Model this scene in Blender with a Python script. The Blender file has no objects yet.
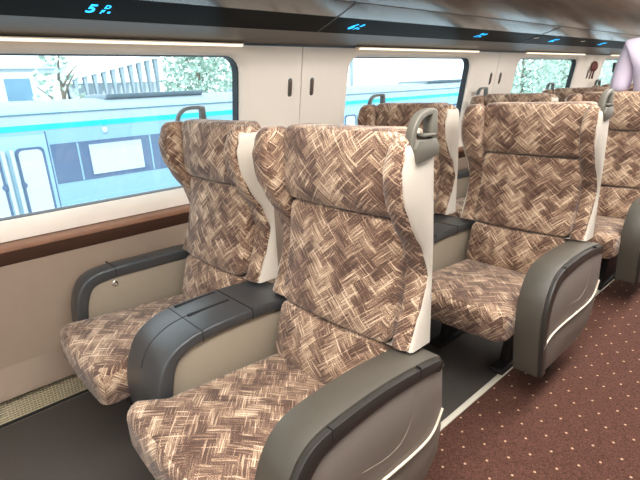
import bpy, bmesh, math, random
from mathutils import Vector, Matrix
random.seed(7)
S = bpy.context.scene
COL = S.collection

def lin(r, g, b):
    f = lambda c: (c/255/12.92) if c/255 <= .04045 else ((c/255+.055)/1.055)**2.4
    return (f(r), f(g), f(b), 1)

# ------------------------------------------------------------------ camera
cam = bpy.data.cameras.new('camera'); camo = bpy.data.objects.new('camera', cam); COL.objects.link(camo)
cam.sensor_fit = 'HORIZONTAL'; cam.sensor_width = 36; cam.lens = 467.62/640*36; cam.clip_start = .02; cam.clip_end = 400
Rv, Uv, Fv = Vector((.6750, .7366, -.0422)), Vector((-.2033, .2406, .9491)), Vector((-.7093, .6321, -.3121))
Fv.normalize(); Rv = (Rv - Fv*Rv.dot(Fv)).normalized(); Uv = Rv.cross(Fv)
m = Matrix((Rv, Uv, -Fv)).transposed().to_4x4(); m.translation = (0, 0, 1.3)
camo.matrix_world = m; S.camera = camo

# ------------------------------------------------------------------ world, sun, exposure
S.view_settings.view_transform = 'Standard'; S.view_settings.look = 'None'
S.view_settings.exposure = 0.05; S.view_settings.gamma = 1; S.view_settings.use_curve_mapping = False
S.cycles.use_denoising = True
S.cycles.max_bounces = 8; S.cycles.transparent_max_bounces = 12
S.cycles.sample_clamp_indirect = 6
W = bpy.data.worlds.new('sky'); S.world = W; W.use_nodes = True
bg = W.node_tree.nodes['Background']; bg.inputs[0].default_value = (.90, .97, 1, 1); bg.inputs[1].default_value = 2.6
sun = bpy.data.lights.new('sun', 'SUN'); sun.energy = 3.2; sun.angle = .02; sun.color = (1, .97, .92)
so = bpy.data.objects.new('sun', sun); COL.objects.link(so)
so.rotation_euler = Vector((-.62, .35, -.80)).to_track_quat('-Z', 'Y').to_euler()

# ------------------------------------------------------------------ materials
def mat(name, col, rough=.5, metal=0, spec=.5, noise=0, nscale=40, bump=0, bscale=300, coat=0, emit=None, es=0):
    M = bpy.data.materials.new(name); M.use_nodes = True; nt = M.node_tree; b = nt.nodes['Principled BSDF']
    b.inputs['Base Color'].default_value = col; b.inputs['Roughness'].default_value = rough
    b.inputs['Metallic'].default_value = metal; b.inputs['Specular IOR Level'].default_value = spec
    b.inputs['Coat Weight'].default_value = coat; b.inputs['Coat Roughness'].default_value = .08
    if emit: b.inputs['Emission Color'].default_value = emit; b.inputs['Emission Strength'].default_value = es
    tc = nt.nodes.new('ShaderNodeTexCoord')
    if noise:
        n = nt.nodes.new('ShaderNodeTexNoise'); n.inputs['Scale'].default_value = nscale; n.inputs['Detail'].default_value = 5
        nt.links.new(tc.outputs['Object'], n.inputs['Vector'])
        mx = nt.nodes.new('ShaderNodeMixRGB'); mx.blend_type = 'MIX'
        mx.inputs[1].default_value = tuple(c*(1-noise) for c in col[:3])+(1,); mx.inputs[2].default_value = tuple(min(1, c*(1+noise)) for c in col[:3])+(1,)
        nt.links.new(n.outputs['Fac'], mx.inputs[0]); nt.links.new(mx.outputs[0], b.inputs['Base Color'])
    if bump:
        n = nt.nodes.new('ShaderNodeTexNoise'); n.inputs['Scale'].default_value = bscale; n.inputs['Detail'].default_value = 3
        nt.links.new(tc.outputs['Object'], n.inputs['Vector'])
        bm_ = nt.nodes.new('ShaderNodeBump'); bm_.inputs['Strength'].default_value = bump; bm_.inputs['Distance'].default_value = .002
        nt.links.new(n.outputs['Fac'], bm_.inputs['Height']); nt.links.new(bm_.outputs[0], b.inputs['Normal'])
    return M

class NG:   # tiny math-node writer
    def __init__(s, nt): s.nt = nt
    def m(s, op, a, b=None, c=None):
        n = s.nt.nodes.new('ShaderNodeMath'); n.operation = op
        for i, v in enumerate((a, b, c)):
            if v is None: continue
            if isinstance(v, (int, float)): n.inputs[i].default_value = v
            else: s.nt.links.new(v, n.inputs[i])
        return n.outputs[0]
    def xyz(s, x, y, z=0.0):
        n = s.nt.nodes.new('ShaderNodeCombineXYZ')
        for i, v in enumerate((x, y, z)):
            if isinstance(v, (int, float)): n.inputs[i].default_value = v
            else: s.nt.links.new(v, n.inputs[i])
        return n.outputs[0]

def fabric(name):
    """woven herringbone of brown and beige streaks"""
    M = bpy.data.materials.new(name); M.use_nodes = True; nt = M.node_tree; b = nt.nodes['Principled BSDF']; g = NG(nt)
    uv = nt.nodes.new('ShaderNodeUVMap'); sp = nt.nodes.new('ShaderNodeSeparateXYZ')
    wn = nt.nodes.new('ShaderNodeTexNoise'); wn.inputs['Scale'].default_value = 9; nt.links.new(uv.outputs[0], wn.inputs['Vector'])
    wv = nt.nodes.new('ShaderNodeVectorMath'); wv.operation = 'SCALE'; wv.inputs['Scale'].default_value = .012
    nt.links.new(wn.outputs['Color'], wv.inputs[0])
    ad = nt.nodes.new('ShaderNodeVectorMath'); ad.operation = 'ADD'; nt.links.new(uv.outputs[0], ad.inputs[0]); nt.links.new(wv.outputs[0], ad.inputs[1])
    nt.links.new(ad.outputs[0], sp.inputs[0]); u, v = sp.outputs[0], sp.outputs[1]
    k = .7071
    p = g.m('ADD', g.m('MULTIPLY', u, k*.92), g.m('MULTIPLY', v, k*1.05)); q = g.m('SUBTRACT', g.m('MULTIPLY', v, k*1.05), g.m('MULTIPLY', u, k*.92))
    w = .033; n = 2
    P, Q = g.m('DIVIDE', p, w), g.m('DIVIDE', q, w)
    i, j = g.m('FLOOR', P), g.m('FLOOR', Q)
    d = g.m('SUBTRACT', i, j)
    mm = g.m('FLOORED_MODULO', d, 2*n)
    hor = g.m('LESS_THAN', mm, n-.5)
    idh = g.m('FLOOR', g.m('DIVIDE', d, 2*n))
    # vertical brick: constant i, group by (j - i) shifted
    idv = g.m('FLOOR', g.m('DIVIDE', g.m('ADD', d, n), 2*n))
    inv = g.m('SUBTRACT', 1, hor)
    ida = g.m('ADD', g.m('MULTIPLY', hor, j), g.m('MULTIPLY', inv, i))
    idb = g.m('ADD', g.m('MULTIPLY', hor, idh), g.m('MULTIPLY', inv, g.m('ADD', idv, 71.3)))
    wh = nt.nodes.new('ShaderNodeTexWhiteNoise'); wh.noise_dimensions = '2D'; nt.links.new(g.xyz(ida, idb), wh.inputs['Vector'])
    along = g.m('ADD', g.m('MULTIPLY', hor, p), g.m('MULTIPLY', inv, q))
    across = g.m('ADD', g.m('MULTIPLY', hor, q), g.m('MULTIPLY', inv, p))
    off = g.m('MULTIPLY', wh.outputs['Value'], 13.0)
    s1 = nt.nodes.new('ShaderNodeTexNoise'); s1.inputs['Scale'].default_value = 1; s1.inputs['Detail'].default_value = 3; s1.inputs['Roughness'].default_value = .7
    nt.links.new(g.xyz(g.m('ADD', g.m('MULTIPLY', along, 14), off), g.m('MULTIPLY', across, 330), off), s1.inputs['Vector'])
    s2 = nt.nodes.new('ShaderNodeTexNoise'); s2.inputs['Scale'].default_value = 420; s2.inputs['Detail'].default_value = 1
    nt.links.new(uv.outputs[0], s2.inputs['Vector'])
    def noise(vec, detail=2):
        n_ = nt.nodes.new('ShaderNodeTexNoise'); n_.inputs['Scale'].default_value = 1; n_.inputs['Detail'].default_value = detail; nt.links.new(vec, n_.inputs['Vector']); return n_.outputs['Fac']
    def ramp(x, a, b_):
        return g.m('MINIMUM', g.m('MAXIMUM', g.m('DIVIDE', g.m('SUBTRACT', x, a), b_-a), 0), 1)
    # pale threads: they follow the brick's direction, some run on right across it
    th = ramp(noise(g.xyz(g.m('MULTIPLY', along, 9), g.m('MULTIPLY', across, 240), g.m('MULTIPLY', wh.outputs['Value'], 2.0))), .56, .66)
    lp = ramp(noise(g.xyz(g.m('MULTIPLY', p, 9), g.m('MULTIPLY', q, 150), 3.0), 1), .62, .70)
    lq = ramp(noise(g.xyz(g.m('MULTIPLY', p, 150), g.m('MULTIPLY', q, 9), 9.0), 1), .62, .70)
    big = noise(g.xyz(g.m('MULTIPLY', p, 16), g.m('MULTIPLY', q, 16), 5.0), 2)
    tone = g.m('ADD', g.m('MULTIPLY', wh.outputs['Value'], .44), g.m('MULTIPLY', g.m('SUBTRACT', s1.outputs['Fac'], .5), 1.5))
    tone = g.m('ADD', tone, g.m('MULTIPLY', g.m('SUBTRACT', s2.outputs['Fac'], .5), 1.4))
    tone = g.m('ADD', tone, g.m('MULTIPLY', g.m('SUBTRACT', big, .5), .8))
    tone = g.m('ADD', tone, g.m('MULTIPLY', g.m('MAXIMUM', g.m('MAXIMUM', lp, lq), g.m('MULTIPLY', th, .8)), .50))
    tone = g.m('ADD', tone, .06)
    cr = nt.nodes.new('ShaderNodeValToRGB'); e = cr.color_ramp.elements
    e[0].position = 0.0; e[0].color = lin(78, 56, 45); e[1].position = 1; e[1].color = lin(232, 212, 188)
    for pos, c in ((.22, (104, 79, 67)), (.42, (140, 110, 90)), (.62, (178, 148, 123)), (.80, (212, 185, 154))):
        x = e.new(pos); x.color = lin(*c)
    nt.links.new(tone, cr.inputs[0]); nt.links.new(cr.outputs[0], b.inputs['Base Color'])
    b.inputs['Roughness'].default_value = .9; b.inputs['Sheen Weight'].default_value = .25; b.inputs['Specular IOR Level'].default_value = .2
    bu = nt.nodes.new('ShaderNodeBump'); bu.inputs['Strength'].default_value = .35; bu.inputs['Distance'].default_value = .0015
    nt.links.new(g.m('ADD', s1.outputs['Fac'], s2.outputs['Fac']), bu.inputs['Height']); nt.links.new(bu.outputs[0], b.inputs['Normal'])
    return M

def carpet():
    M = bpy.data.materials.new('aisle_carpet'); M.use_nodes = True; nt = M.node_tree; b = nt.nodes['Principled BSDF']; g = NG(nt)
    tc = nt.nodes.new('ShaderNodeTexCoord'); sp = nt.nodes.new('ShaderNodeSeparateXYZ'); nt.links.new(tc.outputs['Object'], sp.inputs[0])
    x, y = sp.outputs[0], sp.outputs[1]
    A, B = .094, .135
    def dist(dx, dy):
        fa = g.m('MULTIPLY', g.m('SUBTRACT', g.m('FRACT', g.m('ADD', g.m('DIVIDE', x, A), dx+100)), .5), A)
        fb = g.m('MULTIPLY', g.m('SUBTRACT', g.m('FRACT', g.m('ADD', g.m('DIVIDE', y, B), dy+100)), .5), B)
        return g.m('ADD', g.m('MULTIPLY', fa, fa), g.m('MULTIPLY', fb, fb))
    d = g.m('SQRT', g.m('MINIMUM', dist(.14, .80), dist(.64, .30)))
    dot = g.m('LESS_THAN', d, .0046)
    n = nt.nodes.new('ShaderNodeTexNoise'); n.inputs['Scale'].default_value = 260; n.inputs['Detail'].default_value = 4; nt.links.new(tc.outputs['Object'], n.inputs['Vector'])
    cr = nt.nodes.new('ShaderNodeValToRGB'); e = cr.color_ramp.elements
    e[0].position = .3; e[0].color = lin(50, 31, 26); e[1].position = .72; e[1].color = lin(108, 73, 61)
    nt.links.new(n.outputs['Fac'], cr.inputs[0])
    mx = nt.nodes.new('ShaderNodeMixRGB'); nt.links.new(dot, mx.inputs[0]); nt.links.new(cr.outputs[0], mx.inputs[1]); mx.inputs[2].default_value = lin(190, 155, 128)
    nt.links.new(mx.outputs[0], b.inputs['Base Color']); b.inputs['Roughness'].default_value = .95; b.inputs['Specular IOR Level'].default_value = .15
    bu = nt.nodes.new('ShaderNodeBump'); bu.inputs['Strength'].default_value = .4; bu.inputs['Distance'].default_value = .002
    nt.links.new(n.outputs['Fac'], bu.inputs['Height']); nt.links.new(bu.outputs[0], b.inputs['Normal'])
    return M

def glass(name, tint=(.93, .98, 1, 1), refl=.06):
    M = bpy.data.materials.new(name); M.use_nodes = True; nt = M.node_tree
    for n in list(nt.nodes): nt.nodes.remove(n)
    o = nt.nodes.new('ShaderNodeOutputMaterial'); t = nt.nodes.new('ShaderNodeBsdfTransparent'); t.inputs[0].default_value = tint
    gl = nt.nodes.new('ShaderNodeBsdfGlossy'); gl.inputs['Roughness'].default_value = .02
    mx = nt.nodes.new('ShaderNodeMixShader'); mx.inputs[0].default_value = refl
    nt.links.new(t.outputs[0], mx.inputs[1]); nt.links.new(gl.outputs[0], mx.inputs[2]); nt.links.new(mx.outputs[0], o.inputs[0])
    return M

def emis(name, col, s):
    M = bpy.data.materials.new(name); M.use_nodes = True; nt = M.node_tree
    for n in list(nt.nodes): nt.nodes.remove(n)
    o = nt.nodes.new('ShaderNodeOutputMaterial'); e = nt.nodes.new('ShaderNodeEmission'); e.inputs[0].default_value = col; e.inputs[1].default_value = s
    nt.links.new(e.outputs[0], o.inputs[0]); return M

M_fab = fabric('woven_fabric')
M_shell = mat('cream_shell', lin(204, 194, 180), .42, noise=.03, nscale=8)
M_wall = mat('cream_wall', lin(237, 226, 213), .5, noise=.03, nscale=5)
M_low = mat('beige_wall', lin(156, 136, 119), .6, noise=.05, nscale=12, bump=.1)
M_dark = mat('charcoal_plastic', lin(60, 62, 64), .32, spec=.7, noise=.06, nscale=60, bump=.15, bscale=900)
M_taupe = mat('taupe_plastic', lin(76, 71, 63), .42, noise=.05, nscale=60, bump=.12, bscale=900)
M_band = mat('dark_band', lin(50, 47, 44), .33)
M_panel = mat('taupe_panel', lin(132, 121, 113), .5, noise=.04, nscale=30)
M_lpanel = mat('lower_panel', lin(122, 110, 100), .55, noise=.05, nscale=30)
M_inner = mat('beige_panel', lin(150, 138, 121), .55, noise=.04, nscale=30)
M_pipe = mat('cream_piping', lin(226, 212, 190), .5)
M_black = mat('black_gap', lin(22, 20, 20), .6)
M_metal = mat('dark_metal', lin(44, 42, 42), .45, metal=.3)
M_chrome = mat('chrome', lin(205, 200, 195), .22, metal=1)
M_handle = mat('bronze_grey_handle', lin(112, 107, 97), .4, metal=.25)
M_handled = mat('dark_grey_handle', lin(92, 94, 92), .4, metal=.25)
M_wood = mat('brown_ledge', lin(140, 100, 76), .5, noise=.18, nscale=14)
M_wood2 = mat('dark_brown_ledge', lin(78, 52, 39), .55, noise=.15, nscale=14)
M_gask = mat('black_rubber', lin(20, 22, 26), .5)
M_vinyl = mat('grey_vinyl', lin(78, 72, 68), .6, noise=.12, nscale=70)
M_strip = mat('aluminium_strip', lin(225, 216, 198), .5)
M_bin = mat('bronze_bin', lin(98, 90, 84), .2, metal=.4, noise=.05, nscale=3)
M_under = mat('rack_underside', lin(92, 84, 78), .4, metal=.2, noise=.06, nscale=5)
M_gloss = mat('black_gloss_panel', lin(16, 13, 12), .4, spec=.12, noise=.15, nscale=3)
M_gloss.node_tree.nodes['Principled BSDF'].inputs['IOR'].default_value = 1.12
M_ceil = mat('ceiling_white', lin(225, 222, 218), .6, noise=.02, nscale=3)
M_lamp = emis('ceiling_lamp_light', (1, .965, .92, 1), 16)
M_cove = emis('warm_cove_light', (1, .86, .66, 1), 1.7)
M_cyan = emis('cool_cove_light', (.35, .85, 1, 1), 2.0)
M_digit = emis('blue_digit_light', (.03, .45, 1, 1), 2.6)
M_white = emis('pale_spot_emit', (1, .8, .65, 1), 1.0)
M_glass = glass('window_glass')

# ------------------------------------------------------------------ mesh helpers
class MB:
    def __init__(s): s.v = []; s.f = []
    def add(s, vs, fs):
        o = len(s.v); s.v += [tuple(p) for p in vs]; s.f += [tuple(i+o for i in f) for f in fs]; return s
    def box(s, x0, x1, y0, y1, z0, z1):
        vs = [(x, y, z) for x in (x0, x1) for y in (y0, y1) for z in (z0, z1)]
        return s.add(vs, [(0, 1, 3, 2), (4, 6, 7, 5), (0, 4, 5, 1), (2, 3, 7, 6), (0, 2, 6, 4), (1, 5, 7, 3)])
    def prism(s, poly, x0, x1):          # poly of (y,z) run along x
        n = len(poly); vs = [(x0, y, z) for y, z in poly]+[(x1, y, z) for y, z in poly]
        return s.add(vs, [tuple(range(n)), tuple(range(2*n-1, n-1, -1))]+[(i, i+n, (i+1) % n+n, (i+1) % n) for i in range(n)])
    def prism_y(s, poly, y0, y1):        # poly of (x,z) run along y
        n = len(poly); vs = [(x, y0, z) for x, z in poly]+[(x, y1, z) for x, z in poly]
        return s.add(vs, [tuple(range(n)), tuple(range(2*n-1, n-1, -1))]+[(i, i+n, (i+1) % n+n, (i+1) % n) for i in range(n)])
    def loft(s, rings, cap=True):
        n = len(rings[0]); vs = [p for r in rings for p in r]; fs = []
        for k in range(len(rings)-1):
            for i in range(n): fs.append((k*n+i, k*n+(i+1) % n, (k+1)*n+(i+1) % n, (k+1)*n+i))
        if cap: fs += [tuple(range(n-1, -1, -1)), tuple(range((len(rings)-1)*n, len(rings)*n))]
        return s.add(vs, fs)
    def tube(s, pts, r, k=8, flat=1):
        pts = [Vector(p) for p in pts]; rings = []; up = None
        for i, p in enumerate(pts):
            t = (pts[min(i+1, len(pts)-1)]-pts[max(i-1, 0)]).normalized()
            a = t.cross(Vector((1, 0, 0)));
            if a.length < .2: a = t.cross(Vector((0, 0, 1)))
            a.normalize(); b = t.cross(a)
            rr = r[i] if isinstance(r, (list, tuple)) else r
            rings.append([p+a*rr*math.cos(2*math.pi*j/k)+b*rr*flat*math.sin(2*math.pi*j/k) for j in range(k)])
        return s.loft(rings)
    def build(s, name, M, parent=None, bevel=0, smooth=True, seg=2, uvoff=None, angle=40):
        me = bpy.data.meshes.new(name); me.from_pydata(s.v, [], s.f); me.update()
        b = bmesh.new(); b.from_mesh(me); bmesh.ops.recalc_face_normals(b, faces=b.faces)
        if bevel:
            es = [e for e in b.edges if len(e.link_faces) == 2 and e.calc_face_angle(0) > .5]
            bmesh.ops.bevel(b, geom=es, offset=bevel, segments=seg, profile=.5, affect='EDGES', clamp_overlap=True)
        uv = b.loops.layers.uv.new('UVMap')
        ou = uvoff if uvoff else (random.random()*3, random.random()*3)
        for f in b.faces:
            n = f.normal; a = max(range(3), key=lambda i: abs(n[i])*(1.15 if i == 1 else 1))
            for l in f.loops:
                c = l.vert.co
                l[uv].uv = ((c.y, c.z), (c.x, c.z), (c.x, c.y))[a]
                l[uv].uv[0] += ou[0]; l[uv].uv[1] += ou[1]
            f.smooth = smooth
        b.to_mesh(me); b.free()
        if smooth: me.set_sharp_from_angle(angle=math.radians(angle))
        me.materials.append(M)
        o = bpy.data.objects.new(name, me); COL.objects.link(o)
        if parent: o.parent = parent
        return o

def rrect(a0, a1, b0, b1, r, k=4, m=4):
    """closed list of (a,b) round a rounded rectangle: k steps per corner, m per side"""
    r = max(1e-4, min(r, (a1-a0)/2-1e-4, (b1-b0)/2-1e-4)); P = []
    cs = [(a1-r, b0+r, -90), (a1-r, b1-r, 0), (a0+r, b1-r, 90), (a0+r, b0+r, 180)]
    for i, (cx, cy, s0) in enumerate(cs):
        for j in range(k+1):
            t = math.radians(s0+90*j/k); P.append((cx+r*math.cos(t), cy+r*math.sin(t)))
        nx, ny, s1 = cs[(i+1) % 4]; t = math.radians(s0+90); p0 = (cx+r*math.cos(t), cy+r*math.sin(t)); t = math.radians(s1); p1 = (nx+r*math.cos(t), ny+r*math.sin(t))
        for j in range(1, m): P.append((p0[0]+(p1[0]-p0[0])*j/m, p0[1]+(p1[1]-p0[1])*j/m))
    return P

def pad(u0, u1, v0, v1, r, d, e, crown, fn, m=7):
    """cushion: rounded outline, rounded rim of radius e, crowned front; fn(u,v,n) -> xyz"""
    mb = MB(); rings = []
    cu, cv = (u0+u1)/2, (v0+v1)/2
    prof = [(e*.6, -d), (0, -d+e*.5), (0, -e)]+[(e*(1-math.cos(t)), -e+e*math.sin(t)) for t in [math.radians(a) for a in (20, 40, 58, 74)]]
    for ins, n in prof: rings.append([fn(a, b, n) for a, b in rrect(u0+ins, u1-ins, v0+ins, v1-ins, r-ins*.7, 4, m)])
    i1, n1 = prof[-1]; cs = crown-n1; base = rrect(u0+i1, u1-i1, v0+i1, v1-i1, r-i1*.7, 4, m)
    for s in (.93, .84, .72, .56, .36, .15, .03):
        rings.append([fn(cu+(a-cu)*s, cv+(b-cv)*s, n1+cs*(1-s**2.2)) for a, b in base])
    mb.loft(rings); return mb

def interp(tab, z):
    if z <= tab[0][0]: return tab[0][1]
    for (a, ya), (b, yb) in zip(tab, tab[1:]):
        if z <= b:
            t = (z-a)/(b-a); t = t*t*(3-2*t)*.5+t*.5; return ya+(yb-ya)*t
    return tab[-1][1]

def empty(name, loc, label=None, cat=None, group=None):
    o = bpy.data.objects.new(name, None); COL.objects.link(o); o.location = loc; o.empty_display_size = .1
    if label: o['label'] = label
    if cat: o['category'] = cat
    if group: o['group'] = group
    return o
def tag(o, label, cat, group=None):
    o['label'] = label; o['category'] = cat
    if group: o['group'] = group
    return o
def struct(o): o['kind'] = 'structure'; return o
def kids(o): return [c for c in bpy.data.objects if c.parent == o]
def copy_tree(o, parent=None, _ch=None):
    if _ch is None:
        _ch = {}
        for c in bpy.data.objects:
            if c.parent: _ch.setdefault(c.parent.name, []).append(c)
    c = o.copy(); COL.objects.link(c)
    if parent: c.parent = parent
    for k in _ch.get(o.name, []): copy_tree(k, c, _ch)
    return c

def offset_path(path, d):
    out = []
    for i, p in enumerate(path):
        a = path[max(i-1, 0)]; b = path[min(i+1, len(path)-1)]
        tx, ty = b[0]-a[0], b[1]-a[1]; l = math.hypot(tx, ty); tx /= l; ty /= l
        out.append((p[0]+ty*d, p[1]-tx*d))     # to the right of travel = inside (path runs front-bottom, up, rearwards)
    return out
def smooth_path(pts, n=4):
    out = []
    P = [pts[0]]+list(pts)+[pts[-1]]
    for i in range(1, len(P)-2):
        for j in range(n):
            t = j/n; c = []
            for k in range(len(pts[0])):
                a, b, c_, d = P[i-1][k], P[i][k], P[i+1][k], P[i+2][k]
                c.append(.5*((2*b)+(-a+c_)*t+(2*a-5*b+4*c_-d)*t*t+(-a+3*b-3*c_+d)*t**3))
            out.append(tuple(c))
    out.append(tuple(pts[-1])); return out
def band(path, d0, d1, x0, x1):
    """solid strip following a path between two inward offsets, run along x"""
    A, B = offset_path(path, d0), offset_path(path, d1); mb = MB()
    rings = [[(x0, a[0], a[1]), (x1, a[0], a[1]), (x1, b[0], b[1]), (x0, b[0], b[1])] for a, b in zip(A, B)]
    return mb.loft(rings)
PITCH = 1.262
Y1, Y2 = -3.2, 11.6      # the stretch of carriage that is built

# ------------------------------------------------------------------ floor
fl = struct(MB().box(-2.12, -.83, Y1, Y2, -.06, 0).build('floor', M_vinyl, smooth=False))
cp = struct(MB().box(-.83, 1.5, Y1, Y2, -.06, .002).build('floor', carpet(), smooth=False))
cs_ = struct(MB().box(-.850, -.826, Y1, Y2, -.02, .008).build('trim_1', M_strip, bevel=.002)); cs_['label'] = 'pale metal edging strip between dark vinyl and carpet'

# ------------------------------------------------------------------ left wall
WY0, WPITCH, WLEN = .05, 2.115, 1.33     # first window
SEAM0 = 1.735
def wx(z): return -2.12 + max(0, z-.86)*.166
wall = empty('wall_left', (0, 0, 0)); wall['kind'] = 'structure'
MB().prism_y([(-2.12, .13), (-2.12, .70), (-2.22, .70), (-2.22, -.06), (-2.165, -.06), (-2.165, .13)], Y1, Y2).build('lower_panel', M_low, wall)
# the foot of the panel swells out over the grille
MB().prism_y([(-2.12, .26), (-2.108, .20), (-2.092, .155), (-2.09, .135), (-2.165, .135), (-2.165, .26)], Y1, Y2).build('panel_foot', M_low, wall)
def wall_bay(yc, side=1, parent=None, n=1):
    """one window bay from seam to seam, with a hole and a flared reveal"""
    y0, y1 = yc-WPITCH/2+.0025, yc+WPITCH/2-.0025
    k, m = 5, 5
    def ring(a0, a1, b0, b1, r, off): return [(side*(wx(z)-off)+(0 if side == 1 else -.62), y, z) for y, z in rrect(a0, a1, b0, b1, r, k, m)]
    g0, g1, h0, h1 = yc-WLEN/2, yc+WLEN/2, .858, 1.450
    rings = [ring(y0, y1, .775, 1.50, .001, .09), ring(y0, y1, .775, 1.50, .001, 0), ring(g0-.070, g1+.070, h0-.050, h1+.035, .12, 0),
             ring(g0-.048, g1+.048, h0-.034, h1+.024, .10, .006), ring(g0-.016, g1+.016, h0-.010, h1+.010, .08, .018), ring(g0-.012, g1+.012, h0-.006, h1+.006, .075, .034), ring(g0-.012, g1+.012, h0-.006, h1+.006, .075, .065)]
    mb = MB().loft(rings, cap=False)
    return mb.build('wall_panel', M_wall, parent, angle=50)
def gasket(yc, side=1):
    k, m = 5, 5; g0, g1, h0, h1 = yc-WLEN/2-.012, yc+WLEN/2+.012, .852, 1.456
    def ring(i, off, r): return [(side*(wx(z)-off)+(0 if side == 1 else -.62), y, z) for y, z in rrect(g0+i, g1-i, h0+i*.4, h1-i*.4, r, k, m)]
    rings = [ring(0, .034, .075), ring(.006, .033, .07), ring(.008, .078, .068), ring(0, .078, .075)]
    return MB().loft(rings+[rings[0]], cap=False), [(side*(wx(z)-.072)+(0 if side == 1 else -.62), y, z) for y, z in rrect(g0+.006, g1-.006, h0+.006, h1-.006, .068, k, m)]
SEAMS = [SEAM0+WPITCH*i for i in range(-2, 5)]
wr = empty('wall_right', (0, 0, 0)); wr['kind'] = 'structure'
for side, par, w0 in ((1, wall, 1), (-1, wr, 11)):
    for i, sm in enumerate(SEAMS):
        yc = sm-WPITCH/2
        if yc+WPITCH/2 > Y2+.2: continue
        wall_bay(yc, side, par)
        e = empty(f'window_{w0+i}', (0, 0, 0)); e['kind'] = 'structure'
        gm, pl = gasket(yc, side); gm.build('gasket', M_gask, e)
        n = len(pl); q = [(p[0]-side*.005, p[1], p[2]) for p in pl]
        MB().add(pl+q, [tuple(range(n)), tuple(range(2*n-1, n-1, -1))]+[(i2, (i2+1) % n, (i2+1) % n+n, i2+n) for i2 in range(n)]).build('pane', M_glass, e, smooth=False)
# ledge, sill lip
led = struct(empty('trim_2', (0, 0, 0))); led['label'] = 'brown ledge running under the windows'
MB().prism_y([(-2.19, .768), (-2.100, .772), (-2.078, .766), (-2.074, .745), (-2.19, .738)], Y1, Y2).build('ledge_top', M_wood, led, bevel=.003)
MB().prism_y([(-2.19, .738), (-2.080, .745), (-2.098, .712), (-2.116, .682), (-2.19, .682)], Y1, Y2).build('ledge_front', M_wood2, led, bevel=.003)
# grille
gr = empty('wall_grille', (-2.12, 4, 0), 'perforated beige metal grille along the foot of the window wall', 'grille')
M_gr = mat('grille_metal', lin(214, 198, 168), .5)
gb = MB().box(-.028, -.02, -7.2, 7.6, .004, .13).build('backing', mat('grille_back', lin(36, 28, 22), .7), gr, smooth=False)
mb = MB()
for i in range(11): mb.box(-.02, -.010, -7.2, 7.6, .012+i*.0108, .0150+i*.0108)
a = mb.build('slat', M_gr, gr, smooth=False); a['kind'] = 'stuff'
mb = MB(); y = -3.9
while y < 4.0: mb.box(-.021, -.0095, y, y+.0028, .01, .128); y += .0135
a = mb.build('bar', M_gr, gr, smooth=False); a['kind'] = 'stuff'
MB().box(-.025, -.004, -7.2, 7.6, .122, .134).build('rail', M_metal, gr, bevel=.001)
MB().box(-.025, -.002, -7.2, 7.6, .0, .012).build('rail', M_metal, gr, bevel=.001)
# right wall lower part and end walls (they close the room for its light)
MB().prism_y([(1.5, 0), (1.5, .775), (1.6, .775), (1.6, -.06), (1.5, -.06)], Y1, Y2).build('lower_panel', M_low, wr)
struct(MB().box(-2.3, 1.7, Y1-.08, Y1, -.06, 2.1).build('wall_back', M_wall, smooth=False))
struct(MB().box(-2.3, 1.7, Y2, Y2+.08, -.06, 2.1).build('wall_front', M_wall, smooth=False))

# ------------------------------------------------------------------ ceiling and racks
struct(MB().box(-2.3, 1.7, Y1, Y2, 2.02, 2.1).build('ceiling', M_ceil, smooth=False))
def rack(side, label):
    f = lambda x: side*x+(0 if side == 1 else -.62)
    t = empty('luggage_rack', (0, 4, 0), label, 'luggage rack')
    L0, L1 = Y1-4, Y2-4
    def sec(poly, name, M, **k): return MB().prism_y([(f(x), z) for x, z in poly], L0, L1).build(name, M, t, **k)
    sec([(-1.985, 1.509), (-1.95, 1.524), (-1.85, 1.553), (-1.85, 1.60), (-2.2, 1.60), (-2.2, 1.509)], 'underside', M_under)
    sec([(-1.849, 1.5535), (-1.651, 1.5935), (-1.655, 1.61), (-1.849, 1.60)], 'display_panel', M_gloss)
    sec([(-1.649, 1.5935), (-1.56, 1.611), (-1.503, 1.6285), (-1.50, 1.66), (-1.649, 1.66)], 'lower_lip', M_bin, angle=20)
    sec([(-1.503, 1.632), (-1.497, 1.632), (-1.497, 1.66), (-1.503, 1.66)], 'shadow_gap', M_black)
    prof = smooth_path([(-1.497, 1.631), (-1.42, 1.650), (-1.34, 1.678), (-1.27, 1.712), (-1.21, 1.757), (-1.175, 1.805)], 5)
    sec(prof+[(-1.5, 1.85)], 'bin_front', M_bin)
    prof = smooth_path([(-1.165, 1.845), (-1.15, 1.9), (-1.145, 1.96), (-1.145, 2.02)], 3)
    sec(prof+[(-1.5, 2.02), (-1.5, 1.845)], 'bin_crown', M_bin)
    sec([(-1.178, 1.806), (-1.168, 1.843), (-1.22, 1.843), (-1.22, 1.806)], 'light_line', M_cyan)
    for yy in [1.60+WPITCH*i for i in range(-2, 5)]:
        sm = MB()
        pts = [(f(-1.84), yy-4+.085, 1.5545), (f(-1.65), yy-4+.035, 1.5925), (f(-1.56), yy-4+.010, 1.6100), (f(-1.50), yy-4, 1.6275)]
        sm.tube(pts, .0022, 6).build('seam', M_handled, t)
    return t
rk = rack(1, 'glossy bronze luggage rack above the windows with a black strip of lit seat numbers')
rack(-1, 'matching bronze luggage rack on the opposite side of the aisle')
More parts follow.
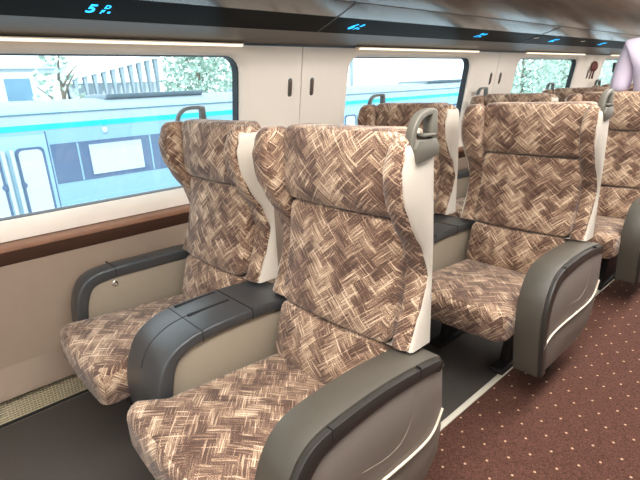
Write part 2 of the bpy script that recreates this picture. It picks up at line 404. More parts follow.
# lit seat numbers on the black strip, read from below
def digits(y, x, txt, size, name='digit'):
    c = bpy.data.curves.new(name, 'FONT'); c.body = txt; c.size = size; c.extrude = .0005; c.align_x = 'CENTER'; c.offset = size*.02
    o = bpy.data.objects.new(name, c); c.materials.append(M_digit)
    a = Vector((0, 1, 0)); u = Vector((.198, 0, .04)).normalized(); w = a.cross(u)
    mt = Matrix((a, u, w)).transposed().to_4x4()
    mt.translation = Vector((x, y, 1.5535+(x+1.849)*.202)) + w*.0015
    COL.objects.link(o)
    dg = bpy.context.evaluated_depsgraph_get(); me = bpy.data.meshes.new_from_object(o.evaluated_get(dg))
    me.transform(mt @ Matrix.Diagonal((.62, 1, 1, 1))); bpy.data.objects.remove(o)
    return me
def display(y, n, lab):
    e = empty('seat_number_display', (-1.74, y, 1.575), lab, 'display')
    for txt, dy, x, s in ((n, -.022, -1.778, .098), ('D', .024, -1.738, .042), ('F', .018, -1.782, .044), ('▪', .040, -1.782, .042)):
        me = digits(y+dy, x, txt, s)
        me.transform(Matrix.Translation((1.74, -y, -1.575))); me.materials.clear(); me.materials.append(M_digit)
        o = bpy.data.objects.new('digit', me); COL.objects.link(o); o.parent = e
for i, (y, n, lab) in enumerate(((.622, '5', 'glowing blue seat number 5 D F nearest the camera'), (1.86, '6', 'glowing blue seat number 6 D F above the wall pier'),
        (3.05, '7', 'small glowing blue seat number 7, third along the black strip'), (4.20, '8', 'small glowing blue seat number 8, fourth along the black strip'), (5.30, '9', 'tiny glowing blue seat number 9, farthest one along the strip'))):
    display(y, n, lab)
for y, lab in ((3.80, 'nearer of two tiny pale spots on the black strip'), (4.72, 'farther of two tiny pale spots on the black strip')):
    e = empty('pale_spot', (-1.71, y, 1.579), lab, 'light')  # pale mark of unknown nature, built as a tiny emissive block
    MB().box(-.02, .02, -.012, .012, -.002, .002).build('housing', M_handled, e, bevel=.001)
    MB().box(-.014, .014, -.007, .007, -.0035, -.001).build('lens', M_white, e, bevel=.001)  # emissive face of the pale mark
# warm strips over the windows
for i, sm in enumerate(SEAMS):
    yc = sm-WPITCH/2
    e = empty('strip_light', (-1.985, yc, 1.494), ['warm strip light along the wall top behind the camera', 'warm strip light over the hidden rear window', 'long warm strip light over the nearest window', 'warm strip light over the second window', 'warm strip light over the third window', 'short warm strip light over the fourth window', 'farthest warm strip light along the wall top'][i], 'light')
    L = .665
    MB().box(-.02, .006, -L, L, .0015, .012).build('housing', M_wall, e, bevel=.001)
    MB().box(-.004, .012, -L+.01, L-.01, -.0025, .006).build('diffuser', M_cove, e, bevel=.0015)
# ceiling lamps
for i in range(6):
    y = -2.0+i*2.4
    e = empty('ceiling_light', (-.31, y, 2.02), ['ceiling light panel at the carriage end behind the camera', 'ceiling light panel above the camera', 'ceiling light panel over the second row', 'ceiling light panel over the third row', 'ceiling light panel over the fifth row', 'farthest ceiling light panel'][i], 'light')
    MB().box(-.33, .33, -1.05, 1.05, -.02, 0).build('frame', M_handled, e, bevel=.004)
    MB().box(-.29, .29, -1.0, 1.0, -.026, -.018).build('diffuser', M_lamp, e, bevel=.002)

# ------------------------------------------------------------------ seats
SW = [(.50, .895), (.58, .895), (.65, .925), (.72, .955), (.80, .978), (.88, .952), (.95, .905), (1.03, .868), (1.10, .862), (1.15, .882), (1.19, .93)]
FW = [(.40, .825), (.60, .872), (.80, .922), (.95, .938), (1.02, .935), (1.20, .945)]
YB = .70      # seat origin in y
def wing(s, parent, xi=.221):
    zs = [.596, .601]+[.62+i*.03 for i in range(18)]; rings = []
    for z in zs: 
        yf = interp(SW, z); t = max(0, min(1, (z-.92)/.15)); xo = .310+.003*t
        ins = .006 if z < .599 else 0
        rings.append([(s*x, y-YB, z) for x, y in rrect(xi+ins, xo-ins, yf+ins, 1.0-ins, .028+.004*t, 4, 3)])
    for z, ins in ((1.158, .003), (1.170, .010), (1.178, .020), (1.181, .030)):
        rings.append([(s*x, y-YB, z) for x, y in rrect(xi+.005+ins*.8, .313-ins*.8, interp(SW, 1.14)+ins, 1.0-ins, .033, 4, 3)])
    if s < 0: rings = [r[::-1] for r in rings]
    return MB().loft(rings).build('wing', M_fab, parent, angle=60)
def handle(parent, s, M):
    d = 0 if s > 0 else .055
    e = bpy.data.objects.new('grab_handle', None)
    hx = s*(.304 if s > 0 else .292)
    pts = smooth_path([(.0, .912+d, 1.13), (.0, .908+d, 1.165), (.0, .918+d, 1.200), (.0, .942+d, 1.224), (.0, .975+d, 1.232), (.0, .990+d*1.85, 1.231)], 3)
    rings = []
    for i, p in enumerate(pts):
        a = pts[max(i-1, 0)]; b = pts[min(i+1, len(pts)-1)]; ty, tz = b[1]-a[1], b[2]-a[2]; l = math.hypot(ty, tz); ny, nz = -tz/l, ty/l
        w = .014; h = .0048+.003*(i/len(pts))
        rings.append([(hx+dx, p[1]+ny*dn-YB, p[2]+nz*dn) for dx, dn in ((-w, -h), (w, -h), (w*.8, h), (-w*.8, h))])
    o = MB().loft(rings).build('grab_handle', M, parent, bevel=.002)
    x0, x1 = hx-.014, hx+.014; e = .990+d*1.85
    MB().prism([(e-.012-YB, 1.15), (e-.014-YB, 1.19), (e-.010-YB, 1.237), (e+.010-YB, 1.236), (e+.012-YB, 1.19), (e+.010-YB, 1.15)], x0, x1).build('rear_post', M, o, bevel=.004)
    if s > 0:
        MB().prism([(.905-YB, 1.150), (.915-YB, 1.170), (.990-YB, 1.168), (1.000-YB, 1.150), (1.000-YB, 1.128), (.915-YB, 1.114)], x0+.008, x1+.008).build('base_plate', M, o, bevel=.003)
        MB().box(x0+.002, x1+.008, .940-YB, .985-YB, 1.174, 1.182).build('coat_catch', M, o, bevel=.003)
    return o

ARM = smooth_path([(.438, .150), (.420, .28), (.414, .38), (.426, .47), (.458, .54), (.51, .584), (.60, .600), (.75, .604), (.90, .592), (.965, .582), (.992, .572), (1.004, .548)], 4)
def arm_poly(d, bottom):
    P = offset_path(ARM, d); return P+bottom
def aisle_arm(par, cx):
    X = lambda x: x-cx
    bt = [(1.062, .33), (1.045, .24), (.98, .185), (.86, .158), (.62, .16), (.46, .175)]
    L = lambda P: [(y-YB, z) for y, z in P]
    path = [(y-YB, z) for y, z in ARM]
    pipe = smooth_path([(.438, .285), (.50, .316), (.62, .325), (.80, .322), (.91, .326), (.965, .348), (1.0, .40)], 4)
    base = MB().prism([(y-YB, z) for y, z in offset_path(ARM, .012)]+[(1.0-YB, .40)]+L(pipe[::-1]), X(-.708), X(-.624)).build('aisle_armrest', M_panel, par, bevel=.004)
    low = MB().prism(L(pipe)+L([(1.01, .33), (.995, .245), (.945, .19), (.84, .158), (.62, .155), (.448, .150)]), X(-.705), X(-.629)).build('lower_panel', M_lpanel, base, bevel=.006)
    band(path, 0, .034, X(-.734), X(-.634)).build('arm_pad', M_taupe, base, bevel=.007)
    w = len(path)
    A = offset_path(path, .008); rings = []
    for i in range(w):
        t = i/(w-1); d = .040+.016*math.exp(-((t-.42)/.2)**2) - .006*(t > .93)
        B = offset_path(path, d)
        a = A[i]; b = B[i]
        rings.append([(X(-.64), a[0], a[1]), (X(-.619), a[0], a[1]), (X(-.619), b[0], b[1]), (X(-.64), b[0], b[1])])
    MB().loft(rings).build('edge_band', M_band, base, bevel=.003)
    MB().tube([(X(-.6225), y-YB, z) for y, z in pipe], .0042, 8).build('piping', M_pipe, base)
    th = smooth_path([(.862, .548), (.862, .50), (.845, .43), (.81, .395), (.75, .385), (.66, .40)], 4)
    MB().tube([(X(-.6235), y-YB, z) for y, z in th], .0006, 6).build('stitch_line', M_inner, base)
    for yy, z0 in ((.563, .589), (.885, .5895)):
        MB().box(X(-.7345), X(-.6185), yy-YB-.0012, yy-YB+.0012, z0-.03, z0+.0035).build('pad_seam', M_black, base, smooth=False)
    return base
def centre_arm(par, cx):
    X = lambda x: x-cx
    path = [(y-YB, z) for y, z in smooth_path([(.43, .19), (.41, .28), (.405, .38), (.425, .47), (.46, .535), (.52, .574), (.60, .590), (.75, .594), (.90, .586), (.985, .575)], 4)]
    base = MB().prism(offset_path(path, .02)+[(.985-YB, .30), (.85-YB, .20)], X(-1.458), X(-1.242)).build('centre_armrest', M_inner, par, bevel=.003)
    rings = []; w = len(path)
    for i, a in enumerate(path):
        t = i/(w-1); d = .036+.034*max(0, 1-t/.5)**.8
        b = offset_path(path, d)[i]
        rings.append([(X(-1.472), a[0], a[1]), (X(-1.228), a[0], a[1]), (X(-1.228), b[0], b[1]), (X(-1.472), b[0], b[1])])
    MB().loft(rings).build('arm_pad', M_dark, base, bevel=.008, seg=3)
    for x in (-1.45, -1.355):
        MB().box(X(x-.006), X(x+.006), .60-YB, .76-YB, .575, .5955).build('slot', M_black, base, bevel=.002)
    for yy, z0 in ((.585, .5875), (.775, .5935)):
        MB().box(X(-1.4725), X(-1.2275), yy-YB-.0015, yy-YB+.0015, z0-.035, z0+.0018).build('pad_seam', M_black, base, smooth=False)
    sp = offset_path(path[12:25], -.0003)
    MB().tube([(X(-1.36), y, z) for y, z in sp], .0014, 6).build('pad_seam', M_black, base)
    return base
def wall_arm(par, cx):
    X = lambda x: x-cx
    path = [(y-YB, z) for y, z in smooth_path([(.405, .30), (.400, .40), (.412, .49), (.442, .56), (.49, .595), (.57, .607), (.70, .606), (.85, .604), (.985, .60)], 4)]
    base = MB().prism(offset_path(path, .02)+[(.985-YB, .28), (.42-YB, .25)], X(-2.075), X(-1.978)).build('wall_armrest', M_inner, par, bevel=.003)
    band(path, 0, .045, X(-2.06), X(-1.966)).build('arm_pad', M_dark, base, bevel=.008, seg=3)
    r = []
    for t, rr in ((0, .013), (.004, .013), (.007, .009), (.0072, .0045), (.005, .0040)):
        r.append([(X(-1.978)+t, .575-YB+rr*math.cos(a*math.pi/8), .535+rr*math.sin(a*math.pi/8)) for a in range(16)])
    MB().loft(r).build('chrome_button', M_chrome, base)['label'] = 'small round chrome button'
    MB().box(X(-2.08), X(-1.9645), .583-YB, .586-YB, .572, .6095).build('pad_seam', M_black, base, smooth=False)
    return base

def seat(kind, cx, label, group):
    t = empty('passenger_chair', (cx, YB, 0), label, 'seat', group)
    # cushion
    fl_ = .26 if kind == 'aisle' else .10
    def fc(u, v, n):
        f = max(0, min(1, (v-.33)/.14)); z = .444-.036*(v-.33)/.5-.016*(1-f)**2
        g = max(0, min(1, (.43-v)/.06)); g = g*g*(3-2*g)
        return ((u+off)*1.0+min(u, 0)*fl_*g, v-YB-.010*(1-(u/.25)**2)*(1-f), z+n)
    off = .012 if kind == 'aisle' else -.018
    pad(-.246, .246, .324, .90, .040, .135, .038, .012, fc).build('seat_cushion', M_fab, t, angle=70)
    MB().box(-.22, .22, .40-YB, .92-YB, .27, .335).build('seat_pan', M_metal, t, bevel=.01)
    def fb(dy): return lambda u, v, n: (u, interp(FW, v)-YB+dy+.05*(u/.22)**2*.25-n, v)
    pad(-.228, .240 if kind == 'aisle' else .230, .40, .598, .035, .13, .020, .014, fb(-.002)).build('lumbar_pad', M_fab, t, angle=70)
    ur = .250 if kind == 'aisle' else .228
    pad(-.222, ur, .602, .948, .030, .10, .018, .012, fb(0)).build('back_pad', M_fab, t, angle=70)
    pad(-.240, ur+.016, .952, 1.188, .040, .10, .026, .022, fb(-.012)).build('headrest_pad', M_fab, t, angle=70)
    wing(-1, t); wing(1, t, .242 if kind == 'aisle' else .221)
    rings = []
    def useg(h, yf, yb, i, z):     # U-shaped section: two cheeks and a back
        P = [(-h+i, yb-.03-i), (-h+.03+i, yb-i), (h-.03-i, yb-i), (h-i, yb-.03-i), (h-i, yf+.008+i), (h-.006-i, yf+i), (h-.03+i*.5, yf+i), (h-.04+i*.5, yf+.01+i), (h-.05, .985), (-h+.05, .985), (-h+.04-i*.5, yf+.01+i), (-h+.03-i*.5, yf+i), (-h+.006+i, yf+i), (-h+i, yf+.008+i)]
        return [(x, y-YB, z) for x, y in P]
    zs = [.44, .52, .593, .597]+[.62+i*.03 for i in range(18)]
    for z in zs:
        yf = interp(SW, z)+.014; yb = 1.030-.015*max(0, (z-.9)/.3)
        h = .317 if z > .595 else .222
        rings.append(useg(h, yf, yb, 0, z))
    for z, ins in ((1.138, .0), (1.152, .003), (1.161, .009), (1.165, .018)):
        rings.append(useg(.317, interp(SW, 1.13)+.014, 1.018, ins, z))
    sh = MB().loft(rings, cap=False); k0 = (len(rings)-1)*14
    for q in ((3, 4, 5, 6, 7, 8), (0, 1, 2, 3, 8, 9), (9, 10, 11, 12, 13, 0)):
        sh.f.append(tuple(i+k0 for i in q)); sh.f.append(q[::-1])
    sh.build('back_shell', M_shell, t, angle=50)
    # under frame
    s = 1
    if kind == 'aisle':
        handle(t, 1, M_handle); aisle_arm(t, cx); centre_arm(t, cx)
        lx = (.13, -.2)
    else:
        handle(t, -1, M_handled); wall_arm(t, cx); lx = (.2, -.2)
    for x in lx:
        MB().prism([(.62-YB, .03), (.70-YB, .30), (.92-YB, .30), (1.0-YB, .03)], x-.022, x+.022).build('leg', M_metal, t, bevel=.005)
        MB().box(x-.034, x+.034, .55-YB, 1.06-YB, .0085, .035).build('foot_rail', M_metal, t, bevel=.006)
    MB().box(-.26, .26, .74-YB, .82-YB, .22, .28).build('crossbeam', M_metal, t, bevel=.01)
    if kind == 'aisle':
        MB().box(.255, .32, .60-YB, .70-YB, .10, .165).build('pedal_bracket', M_metal, t, bevel=.01)
        MB().box(.20, .335, .615-YB, .665-YB, .075, .10).build('pedal', M_metal, t, bevel=.008)
    return t
AX, BX = -.99, -1.70
GA, GB = 'patterned seats on the aisle side', 'patterned seats on the window side'
sa = seat('aisle', AX, 'nearest aisle seat in brown and beige herringbone fabric, whole in the foreground', GA)
sb = seat('window', BX, 'nearest window seat, pinkish brown herringbone, beside the first window', GB)
labA = ['aisle seat in the second row, its curved taupe armrest standing over the carpet', 'aisle seat in the third row, cut by the right picture edge', 'aisle seat in the fourth row, only its patterned top edge showing', 'farthest aisle seat, almost hidden behind the fourth row']
labB = ['window seat in the second row, behind the foreground aisle seat', 'window seat in the third row, by the second wall pier', 'window seat in the fourth row under the third window', 'window seat in the fifth row under the fourth window']
for i in range(4):
    a = copy_tree(sa); a.location.y += PITCH*(i+1); a['label'] = labA[i]
    b = copy_tree(sb); b.location.y += PITCH*(i+1); b['label'] = labB[i]

# ------------------------------------------------------------------ coat hooks on the piers
pier = ['first', 'second', 'third']
for i, sm in enumerate(SEAMS[2:5]):
    for s, w in ((-1, 'left'), (1, 'right')):
        h = empty('coat_hook', (wx(1.30), sm+s*.078, 1.30), f'slim dark coat hook {w} of the seam on the {pier[i]} wall pier', 'coat hook', 'coat hooks on the wall piers')
        def rr(hw, hh, off, zc=0): return [(off+.166*(z+zc), y, z+zc) for y, z in rrect(-hw, hw, -hh, hh, hw, 5, 2)]
        MB().loft([rr(.0135, .047, -.004), rr(.0135, .047, .002), rr(.011, .044, .004)]).build('plate', M_handled, h)
        MB().loft([rr(.0075, .036, .003), rr(.008, .036, .006), rr(.006, .034, .009)]).build('peg', mat('hook_bronze', lin(120, 98, 84), .35, metal=.6) if 'hook_bronze' not in bpy.data.materials else bpy.data.materials['hook_bronze'], h)
# small dark red bundle on the third pier
M_red = mat('dark_red_cloth', lin(96, 42, 36), .7, noise=.2, nscale=80)
b = empty('hanging_tassel', (wx(1.38)+.02, SEAMS[4]+.02, 1.38), 'small dark red bundle with two loose strands hanging on the third wall pier', 'tassel')
mb = MB(); rg = []
for z, r in ((.055, .012), (.045, .035), (.02, .055), (-.02, .058), (-.045, .03), (-.05, .012)):
    rg.append([(.02*math.cos(a)*r/.05, r*1.4*math.sin(a)*(1+.15*math.sin(3*a)), z) for a in [2*math.pi*k/12 for k in range(12)]])
mb.loft(rg).build('bundle', M_red, b)
MB().tube([(0, -.05, -.02), (-.004, -.075, -.07), (-.012, -.09, -.13)], .006, 6).build('strand', M_red, b)
MB().tube([(0, .0, -.03), (-.006, .0, -.08), (-.014, .01, -.13)], .007, 6).build('strand', M_red, b)
b = empty('hanging_tag', (wx(1.42)+.01, 6.66, 1.36), 'black box with a pale mark hung at the top of the fourth window', 'tag')
MB().box(-.012, .012, -.045, .045, -.05, .06).build('case', M_gask, b, bevel=.006)
MB().box(.010, .0135, -.022, .022, -.035, -.012).build('pale_mark', M_pipe, b, bevel=.001)

# ------------------------------------------------------------------ person beyond the third row
def skin_body(name, pts, edges, M, parent, lvl=2):
    me = bpy.data.meshes.new(name); me.from_pydata([p[:3] for p in pts], edges, []); me.update()
    o = bpy.data.objects.new(name, me); COL.objects.link(o)
    sk = o.modifiers.new('skin', 'SKIN'); sk.use_smooth_shade = True
    for v, p in zip(me.skin_vertices[0].data, pts):
        v.radius = (p[3], p[4] if len(p) > 4 else p[3])
    me.skin_vertices[0].data[0].use_root = True
    sb_ = o.modifiers.new('sub', 'SUBSURF'); sb_.levels = lvl; sb_.render_levels = lvl
    dg = bpy.context.evaluated_depsgraph_get(); m2 = bpy.data.meshes.new_from_object(o.evaluated_get(dg)); bpy.data.objects.remove(o)
    o = bpy.data.objects.new(name, m2); COL.objects.link(o); m2.materials.clear(); m2.materials.append(M); o.parent = parent
    for f in m2.polygons: f.use_smooth = True
    return o
M_skin = mat('skin', lin(214, 170, 145), .5); M_shirt = mat('lavender_cloth', lin(228, 216, 234), .8, noise=.03, nscale=6, bump=.3, bscale=30)
M_trou = mat('dark_trousers', lin(44, 46, 58), .8); M_hair = mat('black_hair', lin(28, 24, 24), .5, bump=.6, bscale=200); M_shoe = mat('black_shoe', lin(24, 22, 22), .4)
pe = empty('person', (-.875, 3.80, 0), 'person in a loose pale lavender shirt standing behind the third row seat', 'person')
P = [(0, 0, .98, .13, .10), (0, 0, 1.12, .125, .09), (0, 0, 1.30, .155, .10), (0, .0, 1.45, .13, .085), (0, -.005, 1.52, .052), (0, .0, 1.60, .05)]
Eg = [(0, 1), (1, 2), (2, 3), (3, 4), (4, 5)]
for s in (-1, 1):
    b0 = len(P); P += [(s*.18, 0, 1.455, .055), (s*.215, .01, 1.22, .042), (s*.225, -.03, 1.0, .032), (s*.225, -.045, .96, .026, .018)]
    Eg += [(3, b0), (b0, b0+1), (b0+1, b0+2), (b0+2, b0+3)]
    b0 = len(P); P += [(s*.09, 0, .90, .085), (s*.095, -.01, .50, .058), (s*.10, .01, .10, .038)]
    Eg += [(0, b0), (b0, b0+1), (b0+1, b0+2)]
body = skin_body('body', P, Eg, M_skin, pe)
P = [(0, 0, .90, .145, .11), (0, 0, 1.10, .14, .105), (0, 0, 1.30, .168, .115), (0, 0, 1.45, .14, .095), (0, -.003, 1.53, .070)]
Eg = [(0, 1), (1, 2), (2, 3), (3, 4)]
for s in (-1, 1):
    b0 = len(P); P += [(s*.185, 0, 1.462, .068), (s*.225, .01, 1.26, .068), (s*.235, 0, 1.16, .066)]; Eg += [(3, b0), (b0, b0+1), (b0+1, b0+2)]
skin_body('shirt', P, Eg, M_shirt, pe)
P = [(0, 0, .96, .135, .105)]; Eg = []
for s in (-1, 1):
    b0 = len(P); P += [(s*.09, 0, .86, .095), (s*.095, -.01, .50, .072), (s*.10, .01, .08, .062)]; Eg += [(0, b0), (b0, b0+1), (b0+1, b0+2)]
skin_body('trousers', P, Eg, M_trou, pe)
for s in (-1, 1):
    MB().loft([[(s*.10+x, y+.0, z) for x, y in rrect(-.045+i, .045-i, -.10+i, .16-i, .042, 4, 2)] for z, i in ((.003, .004), (.02, 0), (.05, .004), (.075, .02))]).build('shoe', M_shoe, pe)
    hx, hy, hz = s*.225, -.048, .95     # hand: palm, four fingers, thumb, hanging beside the thigh
    pts = [(hx, hy, hz, .026, .016), (hx, hy, hz-.08, .036, .013)]; ed = [(0, 1)]
    skin_body('palm', pts, ed, M_skin, body, 1)
    for k, ln in enumerate((.066, .075, .070, .055)):
        y0 = hy-.030+k*.020
        skin_body('finger', [(hx, y0, hz-.085, .009), (hx-s*.004, y0, hz-.085-ln*.5, .0085), (hx-s*.018, y0, hz-.085-ln*.95, .007)], [(0, 1), (1, 2)], M_skin, body, 1)
    skin_body('thumb', [(hx, hy-.025, hz-.03, .012), (hx-s*.006, hy-.050, hz-.06, .010), (hx-s*.010, hy-.056, hz-.09, .008)], [(0, 1), (1, 2)], M_skin, body, 1)
def ball(rx, ry, rz, c, nu=20, nv=12, f=None, z0=-1):
    rg = []
    for i in range(nv+1):
        t = -math.pi/2+math.pi*i/nv; t = max(t, math.asin(z0)) if z0 > -1 else t
        cr = max(.002, math.cos(t)); rg.append([])
        for j in range(nu):
            a = 2*math.pi*j/nu; p = Vector((rx*cr*math.cos(a), ry*cr*math.sin(a), rz*math.sin(t)))
            if f: p = f(p)
            rg[-1].append(p+Vector(c))
    return MB().loft(rg)
def headf(p):     # faces +y: narrower jaw
    if p.z < 0: p.x *= 1-.28*(-p.z/.12)**1.5; p.y *= 1-.15*(-p.z/.12)
    return p
hd = ball(.073, .092, .118, (0, .012, 1.675), 24, 16, headf).build('head', M_skin, pe, angle=180)
ball(.079, .096, .100, (0, -.004, 1.70), 24, 14, None, -.35).build('hair', M_hair, pe, angle=180)
ball(.011, .018, .02, (0, .106, 1.66), 10, 8).build('nose', M_skin, hd, angle=180)
for s in (-1, 1):
    ball(.010, .018, .028, (s*.074, .0, 1.665), 10, 8).build('ear', M_skin, hd, angle=180)
    ball(.012, .008, .007, (s*.030, .092, 1.685), 10, 8).build('eye', M_hair, hd, angle=180)
ball(.024, .007, .006, (0, .094, 1.625), 10, 6).build('mouth', mat('lips', lin(170, 100, 95), .5), hd, angle=180)

# ------------------------------------------------------------------ outside
M_plat = mat('pale_concrete', lin(190, 200, 205), .8, noise=.06, nscale=2)
struct(MB().box(-60, -2.9, -30, 90, -1.9, -1.3).build('ground', M_plat, smooth=False))
M_tb = mat('train_body_blue_white', lin(132, 172, 192), .3, noise=.03, nscale=2, coat=.3)
M_tdoor = mat('train_door', lin(146, 182, 198), .3, coat=.3)
M_tcy = mat('cyan_stripe', lin(20, 178, 196), .4)
M_tband = mat('train_window_band', lin(84, 106, 136), .25, noise=.1, nscale=3)
M_troof = mat('train_roof', lin(138, 156, 166), .5, noise=.12, nscale=2)
M_twin = mat('train_pane', lin(175, 192, 205), .06, spec=.8, coat=1)
M_twin2 = mat('train_blind', lin(185, 200, 208), .5)
tr = empty('train', (-8, 5, -1.3), 'pale blue and white train with a cyan stripe standing on the next track', 'train')
TY0, TY1 = -14-5, 16-5
zz = 1.3
def tsec(poly, name, M, y0=TY0, y1=TY1, par=tr, **k): return MB().prism_y([(x, z+zz) for x, z in poly], y0, y1).build(name, M, par, **k)
tsec([(-.03, -.9), (0, -.5), (0, .86), (-.03, .87), (-3.0, .87), (-3.0, -.9)], 'body', M_tb)
tsec([(.004, .86), (-.004, .94), (-.05, .95), (-.05, .86)], 'stripe', M_tcy)
prof = smooth_path([(-.01, .94), (-.10, 1.04), (-.30, 1.14), (-.7, 1.22), (-1.5, 1.27), (-2.3, 1.22), (-3.0, .94)], 4)
tsec(prof, 'roof', M_troof)
tsec([(-.16, 1.07), (-.13, 1.095), (-.17, 1.12), (-.22, 1.10)], 'gutter', M_tb)
for y in (-8, -2, 3.0, 6.2, 12.5):
    MB().prism_y([(-.9, 1.22+zz), (-.75, 1.33+zz), (-1.9, 1.33+zz), (-2.1, 1.22+zz)], y-5, y-5+1.9).build('roof_unit', M_troof, tr, bevel=.02)
MB().box(-.2, .06, TY0, TY1, -.0, .45).build('underframe', M_tband, tr)
for yb0, yb1, wins in ((-12.2, -1.2, (-11.4, -9.6, -7.8, -6, -4.2, -2.4)), (1.79, 6.9, (2.33, 4.15, 5.75)), (10.2, 15.4, (10.7, 12.4, 14.1))):
    tsec([(.006, .04), (.006, .64), (-.03, .64), (-.03, .04)], 'window_band', M_tband, yb0-5, yb1-5)
    for w in wins:
        fr_ = MB().box(.004, .014, w-5-.02, w-5+.86, .09+zz, .60+zz).build('window', M_tband, tr, bevel=.004)
        MB().box(.012, .018, w-5, w-5+.84, .112+zz, .58+zz).build('pane', M_twin, fr_, smooth=False)
        for q in (w-.16, w+1.0): MB().box(.006, .012, q-5-.012, q-5+.012, .05+zz, .63+zz).build('divider', M_tb, tr, smooth=False)
def tdoor(y):       # two leaves, each with a tall rounded pane, grab rails between
    e = bpy.data.objects.new('door', None)
    d = MB().box(.0, .008, y-5-.53, y-5+.53, -.62+zz, .80+zz).build('door', M_tdoor, tr, bevel=.002)
    for s in (-1, 1):
        def rr(i, x): return [(x, y-5+s*.29+a, b+zz) for a, b in rrect(-.19+i, .19-i, -.42+i, .63-i, .07, 5, 3)]
        MB().loft([rr(0, .006), rr(0, .016), rr(.02, .018)]).build('pane_frame', M_tband, d)
        MB().loft([rr(.035, .015), rr(.035, .021)]).build('pane', M_twin2, d)
        MB().tube([(.05, y-5+s*.055, -.55+zz), (.05, y-5+s*.055, .62+zz)], .028, 10).build('grab_rail', M_twin2, d)
        MB().loft([[(.02+t, y-5+s*.11+r*math.cos(a), .10+zz+r*math.sin(a)) for a in [2*math.pi*k/14 for k in range(14)]] for t, r in ((0, .05), (.01, .05), (.014, .03))]).build('latch', M_tband, d)
    for q in (-.54, .54): MB().box(.0, .006, y-5+q-.008, y-5+q+.008, -.7+zz, .84+zz).build('door_seam', M_tband, tr, smooth=False)
for y in (1.22, 8.55, -13.2): tdoor(y)
ball(.02, .05, .05, (0.01, 2.62-5, .78+zz), 12, 8).build('marker_lamp', M_twin, tr, angle=180)
# station building with dark panes
M_bld = mat('station_white', lin(205, 218, 224), .7, noise=.04, nscale=1); M_bg = mat('station_glass', lin(110, 150, 175), .2, noise=.25, nscale=1.5)
M_lou = mat('louvre_grey', lin(150, 168, 178), .6)
bd = empty('station_building', (-20, 0, -1.3), 'pale station building with dark glass bays behind the train', 'building')
MB().box(-6, 0, -16, 5.45, 0, 3.62).build('wall', M_bld, bd, bevel=.02)
MB().box(-6.1, .15, -16.1, 5.6, 3.62, 3.85).build('roof', M_bld, bd, bevel=.02)
for y0 in [-14.6+1.32*i for i in range(15)]:
    w = MB().box(-.02, .05, y0-.62, y0+.62, 2.50, 3.52).build('window', M_bld, bd, bevel=.01)
    MB().box(.03, .07, y0-.40, y0+.40, 2.56, 3.3).build('pane', M_bg, w, smooth=False)
    MB().box(-.02, .06, y0-.60, y0+.60, 2.30, 2.46).build('low_pane', M_bg, bd, smooth=False)
cn = empty('canopy', (-20, 7, -1.3), 'long white platform canopy faced with slanting grey fins', 'canopy')
MB().prism([(-1.4, 3.2), (1.9, 3.95), (2.2, 3.97), (2.2, 4.17), (1.9, 4.15), (-1.4, 3.4)], -2.5, .2).build('roof', M_bld, cn)
MB().prism([(-1.4, 2.45), (-1.4, 2.62), (2.3, 2.66), (2.3, 2.48)], -2.4, .15).build('lower_beam', M_bld, cn)
MB().box(-2.4, -.3, -1.4, 2.2, 0, 3.1).build('back_wall', M_bld, cn)
for i in range(10):
    y = -1.3+i*.36
    z1 = 3.25+min(1, (y+1.4)/3.3)*.72
    MB().prism([(y, z1), (y+.16, z1+.02), (y+.10, 2.62), (y+.05, 2.62)], -.05, .16).build('fin', M_lou, cn)
for i in range(2): MB().box(-1.2, -.9, i*1.6, i*1.6+.3, 0, 2.5).build('post', M_bld, cn, bevel=.03)
# mast seen through the second window
mt = empty('catenary_mast', (-14, 14.6, -1.3), 'thin grey mast rising behind the train, seen through the second window', 'mast')
MB().tube([(0, 0, 0), (0, 0, 5.2)], .07, 8).build('pole', M_lou, mt)
MB().tube([(0, 0, 4.4), (1.6, 0, 4.6)], .035, 6).build('arm', M_lou, mt)
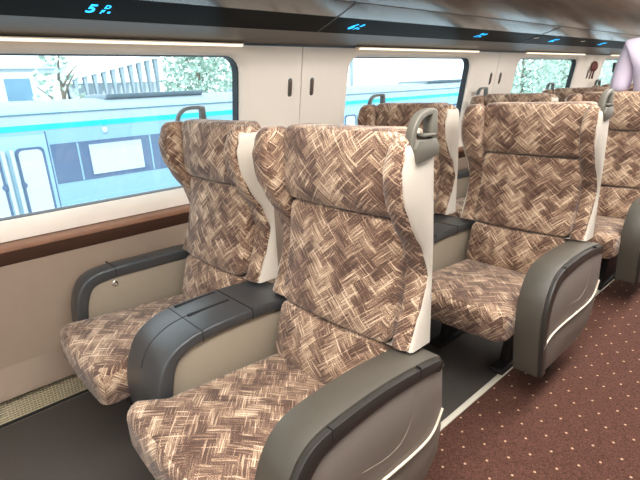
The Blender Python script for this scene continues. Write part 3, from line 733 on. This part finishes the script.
# trees
M_bark = mat('bark', lin(120, 112, 100), .9, noise=.2, nscale=10)
M_leaf = [mat('pale_leaves', lin(172, 198, 184), .8, noise=.35, nscale=3), mat('grey_green_leaves', lin(184, 208, 196), .8, noise=.35, nscale=3)]
def tree_mesh(seed, h, r, n=650):
    rnd = random.Random(seed); lf = MB(); tk = MB()
    tk.tube([(0, 0, 0), (.05, .03, h*.35), (0, .05, h*.8)], [.13, .10, .04], 8)
    for k in range(7):
        a = rnd.random()*6.28; z = h*(.3+.08*k); tk.tube([(0, 0, z), (math.cos(a)*r*.4, math.sin(a)*r*.4, z+h*.12), (math.cos(a)*r*.8, math.sin(a)*r*.8, z+h*.2)], [.045, .03, .012], 5)
    for k in range(n):
        a = rnd.random()*6.28; t = rnd.random(); z = h*(.18+.85*t); rr = r*(math.sin(math.pi*(.12+.83*t)))**.6*rnd.random()**.4
        c = Vector((rr*math.cos(a), rr*math.sin(a), z)); s = .045+.06*rnd.random()
        u = Vector((rnd.gauss(0, 1), rnd.gauss(0, 1), rnd.gauss(0, 1))).normalized(); v = u.orthogonal().normalized(); w = u.cross(v)
        lf.add([c-u*s*1.3, c-v*s+w*s*.2, c+u*s*1.3, c+v*s+w*s*.2], [(0, 1, 2, 3)])
    return tk, lf
tl = [('tree', 'tall')]
for i, (x, y, h, r, k) in enumerate([(-19, 10.4, 5.2, 1.5, 0), (-19.5, 13.6, 5.0, 1.5, 1), (-12.6, 26.6, 5.4, 1.8, 0), (-11.2, 30.6, 5.6, 1.9, 1), (-13.6, 34.8, 6, 2.0, 0), (-10.4, 38.9, 6, 2.0, 1), (-13.2, 43.3, 6.6, 2.2, 0), (-16.6, 1.9, 4.2, .8, 1), (-16.8, 4.4, 4.0, .8, 0), (-9.2, 48.5, 7, 2.6, 1), (-15, 54, 8, 2.8, 0)]):
    lab = ['pale tree right of the canopy, over the train roof', 'second pale tree right of the canopy, by the window edge', 'nearest tree past the train end, at the left of the third window', 'grey green tree in the middle of the third window', 'tree at the far side of the third window', 'tall tree between the third and fourth windows', 'tree filling the fourth window', 'bare slim tree in front of the station glass', 'slimmer bare tree at the station corner', 'distant wide tree down the line', 'most distant tree, behind all the others'][i]
    t = empty('tree', (x, y, -1.3), lab, 'tree', 'trees outside')
    n = 150 if i in (7, 8) else 2600
    tk, lf = tree_mesh(i, h, r, n); tk.build('trunk', M_bark, t); o = lf.build('foliage', M_leaf[k], t, smooth=False); o['kind'] = 'stuff'
